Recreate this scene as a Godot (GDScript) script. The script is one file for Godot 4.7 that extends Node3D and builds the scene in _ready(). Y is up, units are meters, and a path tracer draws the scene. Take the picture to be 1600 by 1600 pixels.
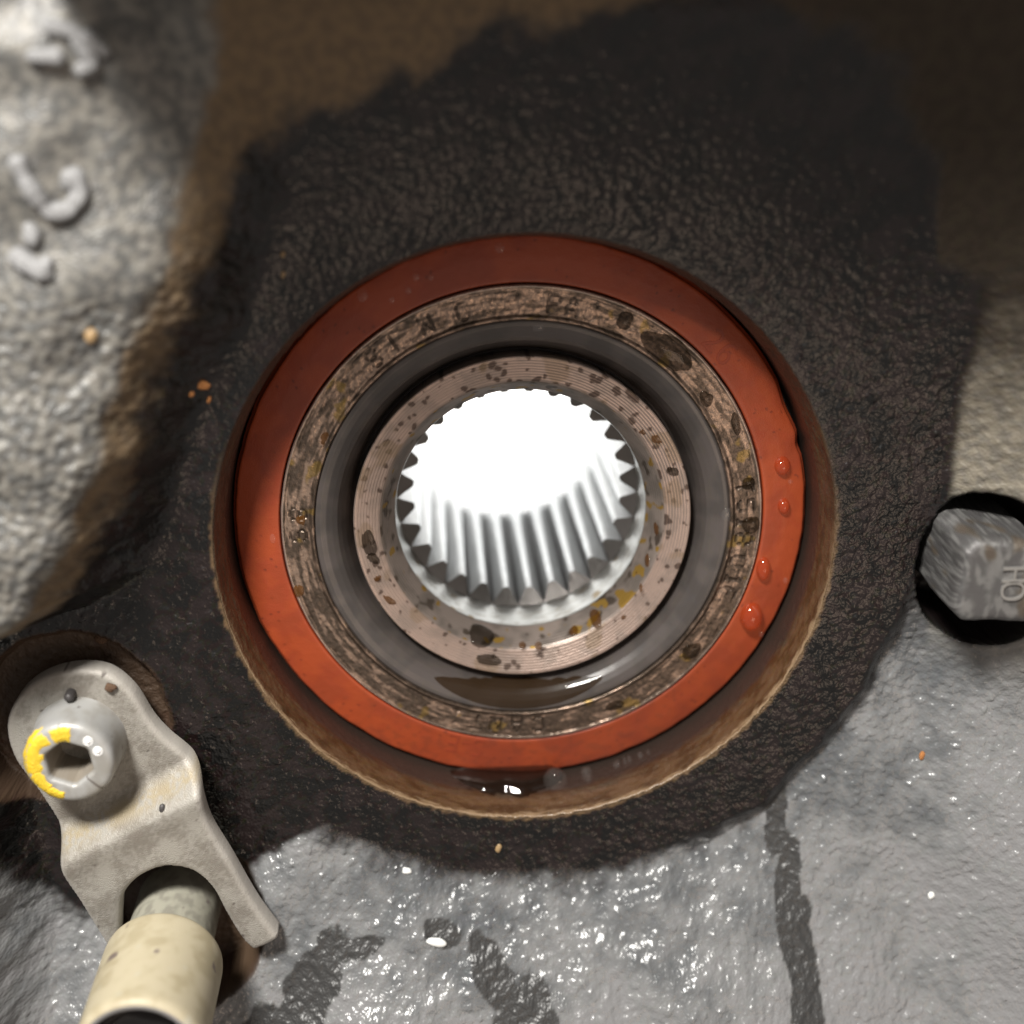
extends Node3D
# Output shaft seal in an oily gearbox casting. Inside the script lengths are millimetres; U turns them into metres.
const U := 0.001
const CAM_D := 148.1
const TILT := 19.55
const YAW := -3.48
const AIM := Vector3(-1.18, 1.10, 0.0)
const FOV := 40.0

var cam_pos := Vector3.ZERO      # mm
var cam_basis := Basis()
var rng := RandomNumberGenerator.new()
var n_big := FastNoiseLite.new()
var n_mid := FastNoiseLite.new()
var n_grain := FastNoiseLite.new()
var n_fine := FastNoiseLite.new()
var n_cell := FastNoiseLite.new()
var n_wet := FastNoiseLite.new()
var clay_line := []
var bump_tex: ImageTexture
var bump_fine: ImageTexture
var M := {}

# ------------------------------------------------------------------ small helpers
func ss(a: float, b: float, x: float) -> float:
	var t := clampf((x - a) / (b - a), 0.0, 1.0)
	return t * t * (3.0 - 2.0 * t)

func at(px: float, py: float, z: float) -> Vector3:   # a pixel of the 1600 px photograph to a point on the plane z (mm)
	var f := 800.0 / tan(deg_to_rad(FOV * 0.5))
	var d := cam_basis * Vector3((px - 800.0) / f, (800.0 - py) / f, -1.0)
	return cam_pos + d * ((z - cam_pos.z) / d.z)

func lin(r: float, g: float, b: float) -> Color:      # an sRGB 0..255 colour as linear vertex colour
	return Color(r / 255.0, g / 255.0, b / 255.0).srgb_to_linear()

func noise(seed_: int, wave: float, kind := FastNoiseLite.TYPE_SIMPLEX_SMOOTH, octaves := 1) -> FastNoiseLite:
	var n := FastNoiseLite.new()
	n.seed = seed_
	n.noise_type = kind
	n.frequency = 1.0 / wave
	n.fractal_type = FastNoiseLite.FRACTAL_FBM if octaves > 1 else FastNoiseLite.FRACTAL_NONE
	n.fractal_octaves = octaves
	return n

func numbered(called: String, parent: Node) -> String:
	if not parent.has_node(called):
		return called
	var k := 1
	while parent.has_node("%s_%03d" % [called, k]):
		k += 1
	return "%s_%03d" % [called, k]

func tag(o: Node, label: String, category: String, group := "") -> void:
	o.set_meta("label", label)
	o.set_meta("category", category)
	if group:
		o.set_meta("group", group)

func thing(called: String, label: String, category: String, where := Vector3.ZERO, group := "") -> Node3D:
	var o := Node3D.new()
	o.name = numbered(called, self)
	add_child(o, true)
	o.position = where * U
	tag(o, label, category, group)
	return o

func part(called: String, mesh: Mesh, mat: Material, parent: Node = self) -> MeshInstance3D:
	var o := MeshInstance3D.new()
	o.name = numbered(called, parent)
	o.mesh = mesh
	o.material_override = mat
	parent.add_child(o, true)
	return o

# positions in mm on a grid of nu columns (index i, fastest) and nv rows; skip drops cells with a marked corner
func grid(pos: PackedVector3Array, cols: PackedColorArray, nu: int, nv: int, wrap := false, flip := false, skip := PackedByteArray(), uv_size := 150.0, smooth := true) -> ArrayMesh:
	var idx := PackedInt32Array()
	var nrm := PackedVector3Array()
	nrm.resize(pos.size())
	var last := nu if wrap else nu - 1
	var masked := skip.size() > 0
	for j in nv - 1:
		for i in last:
			var a := j * nu + i
			var b := j * nu + (i + 1) % nu
			var c := a + nu
			var d := b + nu
			if masked and (skip[a] or skip[b] or skip[c] or skip[d]):
				continue
			var pa := pos[a]
			var n1 := (pos[d] - pa).cross(pos[c] - pa) + (pos[b] - pa).cross(pos[d] - pa)
			if flip:
				n1 = -n1
				idx.append_array([a, b, d, a, d, c])
			else:
				idx.append_array([a, d, b, a, c, d])
			nrm[a] += n1
			nrm[b] += n1
			nrm[c] += n1
			nrm[d] += n1
	var out := PackedVector3Array()
	out.resize(pos.size())
	var uv := PackedVector2Array()
	uv.resize(pos.size())
	for k in pos.size():
		out[k] = pos[k] * U
		var n := nrm[k]
		nrm[k] = n.normalized() if n.length_squared() > 1e-14 else Vector3(0, 0, 1)
		uv[k] = Vector2(pos[k].x / uv_size + 0.5, 0.5 - pos[k].y / uv_size)
	var arr := []
	arr.resize(Mesh.ARRAY_MAX)
	arr[Mesh.ARRAY_VERTEX] = out
	if smooth:
		arr[Mesh.ARRAY_NORMAL] = nrm
	if cols.size():
		arr[Mesh.ARRAY_COLOR] = cols
	arr[Mesh.ARRAY_TEX_UV] = uv
	arr[Mesh.ARRAY_INDEX] = idx
	var m := ArrayMesh.new()
	m.add_surface_from_arrays(Mesh.PRIMITIVE_TRIANGLES, arr)
	return m

# corner points of a (r, z) profile joined by rows every `step`
func dense(profile: Array, step: float) -> PackedVector2Array:
	var p := PackedVector2Array()
	for k in profile.size() - 1:
		var a: Vector2 = profile[k]
		var b: Vector2 = profile[k + 1]
		var n := maxi(1, ceili(a.distance_to(b) / step))
		for i in n:
			p.append(a.lerp(b, float(i) / n))
	p.append(profile[-1])
	return p

# a body turned about z. shape(r, z, angle) -> Vector3(r, z, unused); tint(r, z, angle) -> Color
func lathe(profile: PackedVector2Array, n: int, shape: Variant = null, tint: Variant = null, from := 0.0, to := TAU, sharp := false) -> ArrayMesh:
	var whole := is_equal_approx(to - from, TAU)
	var nu := n if whole else n + 1
	var pos := PackedVector3Array()
	var cols := PackedColorArray()
	for p in profile:
		for i in nu:
			var a := from + (to - from) * i / n
			var r := p.x
			var z := p.y
			if shape != null:
				var q: Vector3 = shape.call(r, z, a)
				r = q.x
				z = q.y
			pos.append(Vector3(r * cos(a), r * sin(a), z))
			if tint != null:
				cols.append(tint.call(p.x, p.y, a))
	return grid(pos, cols, nu, profile.size(), whole, true, PackedByteArray(), 150.0, not sharp)

func mat(color: Color, rough: float, metal := 0.0, vertex := false, bump: Texture2D = null, bump_mm := 0.0, tile_mm := 20.0) -> StandardMaterial3D:
	var m := StandardMaterial3D.new()
	m.albedo_color = color
	m.roughness = rough
	m.metallic = metal
	m.vertex_color_use_as_albedo = vertex
	if bump:
		m.heightmap_enabled = true
		m.heightmap_texture = bump
		m.heightmap_scale = bump_mm * 0.1
		m.uv1_triplanar = true
		m.uv1_scale = Vector3.ONE * (1000.0 / tile_mm)
	return m

func noise_image(size: int, wave_px: float, kind: int, octaves: int, seed_: int) -> ImageTexture:
	var n := noise(seed_, wave_px, kind, octaves)
	return ImageTexture.create_from_image(n.get_seamless_image(size, size))

# ------------------------------------------------------------------ the casting
var left_edge := []      # (y, x) of the rim of the left shoulder, mm
var hole_a := Vector3.ZERO
var hole_b := Vector3.ZERO
var plug_at := Vector3.ZERO
const RIM := 31.4

func left_x(y: float) -> float:
	if y >= left_edge[0].x:
		return left_edge[0].y
	for k in left_edge.size() - 1:
		var a: Vector2 = left_edge[k]
		var b: Vector2 = left_edge[k + 1]
		if y <= a.x and y >= b.x:
			return lerpf(a.y, b.y, (a.x - y) / maxf(a.x - b.x, 0.001))
	return left_edge[-1].y

# dried clay on the upper wall of the recess: everything above a ragged line
func clay_share(x: float, y: float) -> float:
	var yc: float = clay_line[-1].y
	if x <= clay_line[0].x:
		yc = clay_line[0].y
	else:
		for k in clay_line.size() - 1:
			if x <= clay_line[k + 1].x:
				yc = lerpf(clay_line[k].y, clay_line[k + 1].y, (x - clay_line[k].x) / (clay_line[k + 1].x - clay_line[k].x))
				break
	return ss(-1.3, 1.7, y - yc + 2.4 * n_mid.get_noise_2d(x * 0.4, y * 0.4) + 0.7 * n_grain.get_noise_2d(x * 0.6, y * 0.6))

# x height, y share of left shoulder, z grain size
func casting(x: float, y: float) -> Dictionary:
	var r := sqrt(x * x + y * y)
	var up := y / maxf(r, 0.01)
	var side := x / maxf(r, 0.01)
	var w1 := n_big.get_noise_2d(x, y)
	var h := 7.4 + w1 * 0.22 * ss(32.0, 36.0, r)
	var top := ss(0.05, 0.75, up) * ss(-44.0, -26.0, x)
	var u := maxf(0.0, r - 33.0) * top
	h += 0.0165 * u * u + 0.10 * u
	# unseen ridge above the frame, added and shaped to shade the recess
	h += ss(50.0, 66.0, y) * ss(-44.0, -38.5, x) * (12.0 - 0.06 * x + 32.0 * ss(-20.0, -38.0, x) - 7.0 * ss(24.0, 42.0, x))
	# right flank
	var v := maxf(0.0, x - 41.5 - w1 * 0.8)
	var vs := lerpf(0.28, 0.85, ss(-26.0, 8.0, y))
	var right := ss(0.0, 2.0, v)
	h += vs * (sqrt(v * v + 0.6) - 0.77)
	# lower shelf
	var down := ss(-0.25, -0.6, up)
	var rb := 37.3 + 26.0 * ss(-0.56, -0.78, side) + 1.6 * ss(-0.1, 0.7, side) + w1 * 0.7
	var e := r - rb + 0.9 * n_mid.get_noise_2d(x * 0.5, y * 0.5)
	var low := 0.0
	if e > 0.0:
		var bump := ss(0.25, 0.6, side) * ss(-0.05, -0.35, up)
		low = ss(0.0, 1.6, e) * maxf(down, bump)
		h += down * lerpf(0.60, 0.30, maxf(ss(0.35, 0.75, side), ss(-0.25, -0.55, side))) * (sqrt(e * e + 1.0) - 1.0)
		h -= bump * 1.9 * ss(0.0, 2.4, e)
	# left shoulder
	var wl := n_mid.get_noise_2d(x * 0.7 + 40.0, y * 0.7)
	var xl := left_x(y) + w1 * 1.0 + wl * 0.5
	var s := ss(xl + 9.0, xl - 2.5, x)
	var shoulder := 17.5 + w1 * 1.6 + 0.10 * (xl - x) - 0.10 * (y - 15.0)
	h = lerpf(h, maxf(h, shoulder), s)
	# counterbores for the bolt and the sleeve, hole of the plug
	var rough_edge := n_mid.get_noise_2d(x * 0.8, y * 0.8) * 0.35
	var da := Vector2(x - hole_a.x, y - hole_a.y).length() + rough_edge
	var db := Vector2(x - hole_b.x, y - hole_b.y).length() + rough_edge
	var dp := Vector2(x - plug_at.x, (y - plug_at.y) * 0.74).length() + rough_edge * 0.6
	var cut := maxf(ss(9.9, 9.3, da), ss(8.2, 7.6, db))
	if cut > 0.0:
		h = lerpf(h, 6.2, cut)
	var pit := ss(6.4, 5.8, dp)
	if pit > 0.0:
		h = lerpf(h, -4.0, pit)
	return {"h": h, "r": r, "s": s, "top": top, "u": u, "right": right, "low": low, "e": e, "cut": maxf(ss(10.3, 9.7, da), ss(8.6, 8.0, db)), "pit": ss(7.0, 6.3, dp), "xl": xl, "w": w1, "side": side, "up": up}

var wet_spots := []     # dark oil-wet patches: [centre, half size, turn]

func wet(x: float, y: float) -> float:
	var best := 0.0
	var j := n_mid.get_noise_2d(x * 0.9 + 9.0, y * 0.9) * 0.30
	for p in wet_spots:
		var d: Vector2 = (Vector2(x, y) - p[0]).rotated(-p[2]) / p[1]
		best = maxf(best, ss(1.04, 0.96, d.length() + j))
	return best

# colour (linear) and roughness of the casting's skin
func skin(x: float, y: float, c: Dictionary) -> Array:
	var m := n_mid.get_noise_2d(x, y)
	var f := n_grain.get_noise_2d(x * 0.8, y * 0.8 + 30.0)
	var w: float = c.w
	var grime_shade := Color(0.0125, 0.0097, 0.009).lerp(Color(0.0055, 0.0042, 0.004), ss(-0.3, 0.4, m))  # oily grime, darkened further to carry the shade of the recess
	var rough := 0.29
	var clay := Color(0.16, 0.11, 0.062).lerp(Color(0.115, 0.082, 0.05), ss(-0.4, 0.4, f))
	var col := grime_shade
	# dried mud on the walls of the recess
	var mud := clay_share(x, y)
	mud = maxf(mud, 0.8 * c.right * ss(2.0, 12.0, y))
	mud = maxf(mud, 0.9 * ss(0.45, 0.75, c.s + m * 0.2) * ss(1.0, 0.9, c.s))
	col = col.lerp(clay * lerpf(1.0, 0.22, ss(0.0, 26.0, x)), mud)  # clay darkens to the right: shade put into its colour
	rough = lerpf(rough, 0.75, mud)
	# bare grey aluminium
	var grey := Color(0.085, 0.083, 0.080).lerp(Color(0.185, 0.176, 0.155), ss(-0.4, 0.6, m * 0.6 + f * 0.9))
	var left := ss(0.86, 0.97, c.s + m * 0.05)
	col = col.lerp(grey, left)
	rough = lerpf(rough, 0.45, left)
	var rt: float = ss(0.3, 1.0, c.right + m * 0.2) * ss(30.0, -4.0, y + m * 6.0)  # beige fades upward: the shade gradient of this wall put into colour
	col = col.lerp(Color(0.24, 0.215, 0.17).lerp(Color(0.17, 0.155, 0.13), ss(-0.3, 0.4, f)), rt)
	rough = lerpf(rough, 0.6, rt)
	var lowgrey := Color(0.088, 0.093, 0.098).lerp(Color(0.182, 0.184, 0.186), ss(-0.4, 0.6, 0.5 * m + 0.5 * w + 0.5 * ss(42.0, 58.0, c.r)))
	var lw: float = c.low * ss(-0.6, 3.2, c.e + 1.6 * m + 0.8 * f)
	col = col.lerp(lowgrey, lw)
	rough = lerpf(rough, 0.26, lw)
	var k := wet(x, y) * lw
	col = col.lerp(Color(0.038, 0.038, 0.037), k)
	rough = lerpf(rough, 0.4, k)
	# oil creeping over the edge of the boss
	var rust := Color(0.062, 0.036, 0.021).lerp(Color(0.05, 0.029, 0.018), ss(-0.3, 0.3, w))
	col = col.lerp(rust, c.cut)
	rough = lerpf(rough, 0.6, c.cut)
	col = col.lerp(Color(0.012, 0.011, 0.010), c.pit)  # near-black inside the plug hole: its shade put into the colour
	# thin rusty bead on the rim of the bore
	var bead: float = 0.55 * ss(0.38, 0.05, c.r - RIM + f * 0.35) * ss(0.45, -0.2, c.up)
	col = col.lerp(Color(0.20, 0.125, 0.065), bead)
	return [col, rough]

func build_casting() -> void:
	var z0 := 18.0
	var edge_px := [[345, -150], [345, 0], [330, 120], [290, 320], [262, 420], [215, 520], [178, 640], [145, 760], [105, 860], [55, 960], [-30, 1015], [-160, 1050]]
	for p in edge_px:
		var q := at(p[0], p[1], z0)
		left_edge.append(Vector2(q.y, q.x))
	for p in [[240, 470], [275, 405], [330, 380], [390, 235], [450, 185], [560, 160], [650, 128], [720, 60], [1000, 10], [1120, -30], [1290, 40], [1390, 120], [1462, 260], [1482, 430]]:
		var q := at(p[0], p[1], 14.0)
		clay_line.append(Vector2(q.x, q.y))
	hole_a = at(112, 1128, 8.0)
	hole_b = at(300, 1426, 8.0)
	plug_at = at(1531, 884, 8.0)
	for p in [[1234, 1320, 17, 70, 0.1], [1240, 1420, 24, 90, 0.05], [1250, 1520, 26, 120, 0.0], [1254, 1620, 27, 120, 0.0], [480, 1550, 40, 110, 0.55], [430, 1620, 60, 90, 0.3], [770, 1520, 30, 60, -0.5], [815, 1580, 50, 75, 0.2], [690, 1470, 34, 22, 0.2], [560, 1490, 50, 16, -0.3]]:
		var q := at(p[0], p[1], 12.5)
		wet_spots.append([Vector2(q.x, q.y), Vector2(p[2] * 0.064, p[3] * 0.067), -p[4]])
	var step := 0.21
	var x0 := -78.0
	var y0 := -72.0
	var nu := int(156.0 / step) + 1
	var nv := int(144.0 / step) + 1
	var pos := PackedVector3Array()
	var cols := PackedColorArray()
	var skip := PackedByteArray()
	pos.resize(nu * nv)
	cols.resize(nu * nv)
	skip.resize(nu * nv)
	for j in nv:
		for i in nu:
			var x := x0 + i * step
			var y := y0 + j * step
			var k := j * nu + i
			var r := sqrt(x * x + y * y)
			if r < RIM - step * 1.2:
				skip[k] = 1
				continue
			if r < RIM:
				x *= RIM / r
				y *= RIM / r
			var c := casting(x, y)
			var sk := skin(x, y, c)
			var g := n_grain.get_noise_2d(x, y)
			var fi := n_fine.get_noise_2d(x, y)
			var amp := lerpf(0.075, 0.25, c.s)
			amp = lerpf(amp, 0.10, maxf(c.low, c.right * 0.5))
			var edge := ss(0.0, 1.2, r - RIM)
			var wetlow := maxf(c.low, 0.0)
			var clay := clay_share(x, y)
			var dz: float = amp * (1.0 - 0.75 * clay) * (g + 0.55 * n_cell.get_noise_2d(x, y) * c.s) + lerpf(0.045 + 0.05 * ss(0.0, 0.6, n_mid.get_noise_2d(x * 0.3, y * 0.3) + 0.4 * c.side), 0.10, wetlow) * (1.0 - 0.7 * clay) * n_wet.get_noise_2d(x, y)
			dz += 0.16 * (1.0 - clay) * (1.0 - c.s) * ss(0.42, 0.85, n_fine.get_noise_2d(x * 0.7 + 60.0, y * 0.7))
			dz -= 0.08 * (1.0 - edge)
			dz *= lerpf(0.35, 1.0, edge)
			pos[k] = Vector3(x, y, c.h + dz * lerpf(0.5, 1.0, edge))
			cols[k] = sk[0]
	var mesh := grid(pos, cols, nu, nv, false, true, skip, 170.0)
	# roughness of the same skin
	var im := Image.create(400, 400, false, Image.FORMAT_RGB8)
	for py in 400:
		for px in 400:
			var x := (px + 0.5) / 400.0 * 170.0 - 85.0
			var y := 85.0 - (py + 0.5) / 400.0 * 170.0
			var ro: float = skin(x, y, casting(x, y))[1]
			im.set_pixel(px, py, Color(ro, ro, ro))
	var m := mat(Color.WHITE, 1.0, 0.0, true)
	m.roughness_texture = ImageTexture.create_from_image(im)
	m.heightmap_enabled = true
	m.heightmap_texture = bump_tex
	m.heightmap_scale = 0.0075
	M.casting = m
	var o := part("gearbox_casting", mesh, m)
	tag(o, "oily grey cast aluminium gearbox housing round the seal bore", "casting")
	o.set_meta("kind", "structure")
	# the wall of the bore: rusty chamfer, then dark machined wall down behind the seal
	var prof := dense([Vector2(31.75, 6.9), Vector2(31.5, 7.25), Vector2(31.3, 7.2), Vector2(30.75, 5.0), Vector2(30.55, 4.2), Vector2(30.5, -0.6), Vector2(30.4, -2.5), Vector2(29.0, -2.6)], 0.16)
	var tint := func(r: float, z: float, a: float) -> Color:
		var q := n_mid.get_noise_3d(cos(a) * 26.0, sin(a) * 26.0, z * 1.8)
		var t := n_grain.get_noise_3d(cos(a) * 14.0, sin(a) * 14.0, z * 5.0)
		var down := ss(0.75, -0.45, sin(a))
		var rim := ss(2.9, 4.9, z + q * 1.2) * (0.35 + 0.65 * down)
		var c := Color(0.028, 0.022, 0.019).lerp(Color(0.078, 0.041, 0.020).lerp(Color(0.045, 0.022, 0.010), ss(-0.3, 0.4, q + 0.5 * t)), rim)
		return c.lerp(Color(0.20, 0.135, 0.08), ss(6.6, 7.2, z + t * 0.6) * ss(0.25, -0.5, sin(a)))
	var shape := func(r: float, z: float, a: float) -> Vector3:
		var q := n_grain.get_noise_3d(cos(a) * 31.0, sin(a) * 31.0, z * 1.5)
		return Vector3(r + q * 0.10 * ss(0.0, 5.0, z), z + q * 0.12 * ss(6.0, 7.0, z), 0.0)
	part("bore_wall", lathe(prof, 900, shape, tint), mat(Color.WHITE, 0.36, 0.0, true, bump_fine, 0.05, 12.0), o)
	raised_marks(o)

# a tube of changing radius along points (mm)
func tube(points: PackedVector3Array, radius: float, n := 20) -> ArrayMesh:
	var c := Curve3D.new()
	c.bake_interval = 0.25
	for k in points.size():
		var a := points[maxi(k - 1, 0)]
		var b := points[mini(k + 1, points.size() - 1)]
		c.add_point(points[k], (a - b) / 14.0, (b - a) / 14.0)
	var bp := c.get_baked_points()
	var pos := PackedVector3Array()
	var rows := bp.size()
	for k in rows + 2:
		var i := clampi(k - 1, 0, rows - 1)
		var dir := (bp[mini(i + 1, rows - 1)] - bp[maxi(i - 1, 0)]).normalized()
		var s := dir.cross(Vector3(0, 0, 1)).normalized()
		var t := s.cross(dir)
		var rr := radius * (1.0 + 0.5 * n_mid.get_noise_3d(bp[i].x * 1.5, bp[i].y * 1.5, 7.0)) if k > 0 and k < rows + 1 else 0.02
		var cap := sqrt(clampf(minf(float(i), float(rows - 1 - i)) * 0.25 / radius, 0.15, 1.0))
		for q in n:
			var a := TAU * q / n
			# flat-topped bar with drafted sides
			var cu := signf(cos(a)) * pow(absf(cos(a)), 0.55)
			var su := signf(sin(a)) * pow(absf(sin(a)), 0.45)
			pos.append(bp[i] + (s * cu * (1.0 - 0.18 * su * signf(t.z)) + t * su * 0.85) * rr * cap)
	return grid(pos, PackedColorArray(), n, rows + 2, true, false)

func raised_marks(o: Node) -> void:
	var z := 21.5
	var strokes := [
		[[[38, 40], [84, 50], [150, 88]], [[18, 90], [48, 91], [78, 92]], [[88, 56], [122, 100], [94, 118]]],
		[[[2, 250], [26, 300], [56, 342], [86, 340], [104, 314], [92, 288], [76, 304]]],
		[[[16, 362], [30, 380], [18, 396]]],
		[[[-8, 408], [20, 426], [46, 436], [64, 446]], [[50, 412], [58, 436]]],
	]
	for g in strokes:
		var root: MeshInstance3D = null
		for s in g:
			var pts := PackedVector3Array()
			for p in s:
				var q := at(p[0], p[1], z)
				q.z = casting(q.x, q.y).h + 0.30
				pts.append(q)
			if root == null:
				root = part("raised_letter", tube(pts, 0.74), M.letter, o)
			else:
				part("letter_stroke", tube(pts, 0.62), M.letter, root)

# ------------------------------------------------------------------ the seal
const GLYPHS := {
	"S": ["01110", "10001", "10000", "01110", "00001", "10001", "01110"], "N": ["10001", "11001", "11001", "10101", "10011", "10011", "10001"],
	"O": ["01110", "10001", "10001", "10001", "10001", "10001", "01110"], "P": ["11110", "10001", "10001", "11110", "10000", "10000", "10000"],
	"A": ["00100", "01010", "01010", "10001", "11111", "10001", "10001"], "C": ["01110", "10001", "10000", "10000", "10000", "10001", "01110"],
	"I": ["00100", "00100", "00100", "00100", "00100", "00100", "00100"], "T": ["11111", "00100", "00100", "00100", "00100", "00100", "00100"],
	"5": ["11111", "10000", "11110", "00001", "00001", "10001", "01110"], "1": ["00100", "01100", "00100", "00100", "00100", "00100", "01110"],
	"8": ["01110", "10001", "10001", "01110", "10001", "10001", "01110"], "0": ["01110", "10001", "10011", "10101", "11001", "10001", "01110"],
	"6": ["01110", "10000", "10000", "11110", "10001", "10001", "01110"],
}

func glyph(ch: String, u: float, v: float) -> float:   # u, v in 0..1 of the letter, v downwards
	var rows: Array = GLYPHS[ch]
	var x := u * 5.0 - 0.5
	var y := v * 7.0 - 0.5
	var xi := floori(x)
	var yi := floori(y)
	var s := 0.0
	for j in 2:
		for i in 2:
			var a := xi + i
			var b := yi + j
			if a >= 0 and a < 5 and b >= 0 and b < 7 and rows[b][a] == "1":
				s += (1.0 - absf(x - a)) * (1.0 - absf(y - b))
	return ss(0.35, 0.7, s)

const LIP := [Vector2(21.9, 0.9), Vector2(21.6, 1.15), Vector2(21.2, 1.16), Vector2(20.6, 0.98), Vector2(20.0, 0.62), Vector2(19.5, 0.2), Vector2(19.1, -0.4), Vector2(18.7, -1.2), Vector2(18.35, -2.2), Vector2(18.1, -3.0), Vector2(17.9, -3.2)]
var stamped := []   # [letter, angle of its middle]

func stamp(r: float, a: float) -> float:
	for s in stamped:
		var d := wrapf(a - s[1], -PI, PI) * 23.5
		if absf(d) < 0.75:
			return glyph(s[0], 0.5 - d / 1.4, (24.55 - r) / 2.0)
	return 0.0

func build_seal() -> void:
	var t := thing("shaft_seal", "round shaft seal with red rubber rim and stamped metal ring in the bore", "seal")
	# red outer ring
	var red_shape := func(r: float, z: float, a: float) -> Vector3:
		var q := n_mid.get_noise_2d(cos(a) * 22.0, sin(a) * 22.0)
		var f := n_grain.get_noise_2d(cos(a) * r, sin(a) * r)
		var out := ss(28.8, 30.0, r)
		var nick := 0.35 * ss(0.10, 0.0, absf(wrapf(a - 0.42, -PI, PI))) + 0.22 * ss(0.05, 0.0, absf(wrapf(a - 0.27, -PI, PI)))
		var tear := 0.55 * ss(0.05, 0.0, absf(wrapf(a - 2.36, -PI, PI))) * ss(26.3, 25.4, r)
		return Vector3(r + q * 0.10 * out - nick * out + tear * 0.0, z + f * 0.012 + q * 0.03, 0.0)
	var red_tint := func(r: float, z: float, a: float) -> Color:
		var x := r * cos(a)
		var y := r * sin(a)
		var c := Color(0.30, 0.053, 0.018).lerp(Color(0.25, 0.044, 0.016), ss(-0.4, 0.5, n_mid.get_noise_2d(x * 0.6, y * 0.6)))
		var dirt := ss(0.18, 0.55, n_grain.get_noise_2d(x * 0.7, y * 0.7) + 0.35 * ss(-0.5, -1.0, sin(a)) + 0.25 * ss(28.6, 30.0, r) - 0.2)
		c = c.lerp(Color(0.13, 0.035, 0.02), dirt * 0.28 * ss(-0.45, -0.9, sin(a)))
		return c.lerp(Color(0.10, 0.02, 0.012), 0.7 * ss(-0.90, -0.95, n_cell.get_noise_2d(x * 0.55 + 70.0, y * 0.55)) * ss(-0.1, 0.3, n_mid.get_noise_2d(x * 0.5, y * 0.5 + 80.0)))
	var prof := dense([Vector2(30.35, -1.6), Vector2(30.32, -0.75), Vector2(30.15, -0.55), Vector2(30.02, -0.4), Vector2(30.0, -0.12), Vector2(29.85, 0.02), Vector2(28.0, 0.42), Vector2(25.9, 0.80), Vector2(25.62, 0.83), Vector2(25.48, 0.74), Vector2(25.42, 0.3), Vector2(25.4, -1.4)], 0.16)
	var red := part("red_rubber_ring", lathe(prof, 900, red_shape, red_tint), M.red, t)
	# shallow moulded figures on the red rubber
	emboss(red, "26", 1124, 543, 1.5)
	emboss(red, "S-E", 727, 1163, 1.15)
	# stamped metal ring
	var word := [["S", 2.268], ["I", 2.16], ["N", 2.0], ["O", 1.835], ["I", 1.60], ["P", 1.445], ["A", 1.365], ["C", 1.285], ["T", 0.16], ["5", 0.07], ["1", -0.01], ["8", -0.09], ["O", -0.20], ["1", -0.29], ["6", -0.36], ["T", -1.79], ["N", -1.70], ["A", -1.60], ["C", -1.50], ["1", -1.9], ["8", 3.07], ["S", 3.17]]
	stamped = word
	var metal_shape := func(r: float, z: float, a: float) -> Vector3:
		var x := r * cos(a)
		var y := r * sin(a)
		var rough := ss(25.15, 24.9, r) * ss(21.9, 22.2, r)
		# scraped along the ring, hammered elsewhere
		var along := n_grain.get_noise_3d(a * 9.0, r * 1.3, 3.0)
		var pits := n_fine.get_noise_2d(x * 0.8, y * 0.8)
		var d := rough * (0.035 * along + 0.03 * pits + 0.03 * n_grain.get_noise_2d(x, y))
		d -= 0.12 * stamp(r, a) * rough * ss(-0.65, 0.0, n_mid.get_noise_2d(x, y))
		var groove := exp(-pow((r - 24.75) / 0.12, 2.0)) * 0.10 * ss(-0.2, 0.3, n_mid.get_noise_2d(cos(a) * 12.0, sin(a) * 12.0))
		return Vector3(r + 0.03 * along, z + d - groove, 0.0)
	var metal_tint := func(r: float, z: float, a: float) -> Color:
		var x := r * cos(a)
		var y := r * sin(a)
		var m := n_mid.get_noise_2d(x, y)
		var g := n_grain.get_noise_3d(a * 8.0, r * 1.6, 11.0)
		var bare := Color(0.41, 0.292, 0.222)
		var dark := Color(0.14, 0.104, 0.080)
		var c := bare.lerp(dark, ss(-0.35, 0.30, g + m * 0.6 + 0.12 - 0.25 * sin(a - 0.2)))
		c = c.lerp(Color(0.07, 0.052, 0.04), 0.55 * ss(0.22, 0.6, n_fine.get_noise_2d(x * 0.9, y * 0.9) + 0.3 * g))
		c = c.lerp(Color(0.30, 0.20, 0.06), ss(0.40, 0.55, n_mid.get_noise_2d(x * 0.8 + 50.0, y * 0.8)) * 0.7)
		c = c.lerp(Color(0.05, 0.038, 0.03), 0.75 * stamp(r, a) * ss(-0.65, 0.0, m))
		return c.lerp(Color(0.62, 0.5, 0.42), ss(25.0, 25.15, r) * 0.8)
	prof = dense([Vector2(25.3, -1.2), Vector2(25.28, 0.85), Vector2(25.18, 1.02), Vector2(25.05, 1.04), Vector2(24.92, 0.95), Vector2(22.35, 1.12), Vector2(22.1, 1.36), Vector2(21.95, 1.4), Vector2(21.82, 1.25), Vector2(21.8, 0.2)], 0.085)
	part("stamped_metal_ring", lathe(prof, 1500, metal_shape, metal_tint), M.tarnish, t)
	# black rubber lip
	var lip_tint := func(r: float, z: float, a: float) -> Color:
		var m := n_mid.get_noise_2d(r * cos(a) * 0.7, r * sin(a) * 0.7)
		return Color(0.060, 0.053, 0.050).lerp(Color(0.082, 0.070, 0.064), ss(-0.3, 0.4, m))
	var lip_shape := func(r: float, z: float, a: float) -> Vector3:
		return Vector3(r, z + 0.02 * n_mid.get_noise_2d(r * cos(a), r * sin(a)), 0.0)
	prof = dense(LIP, 0.12)
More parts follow.
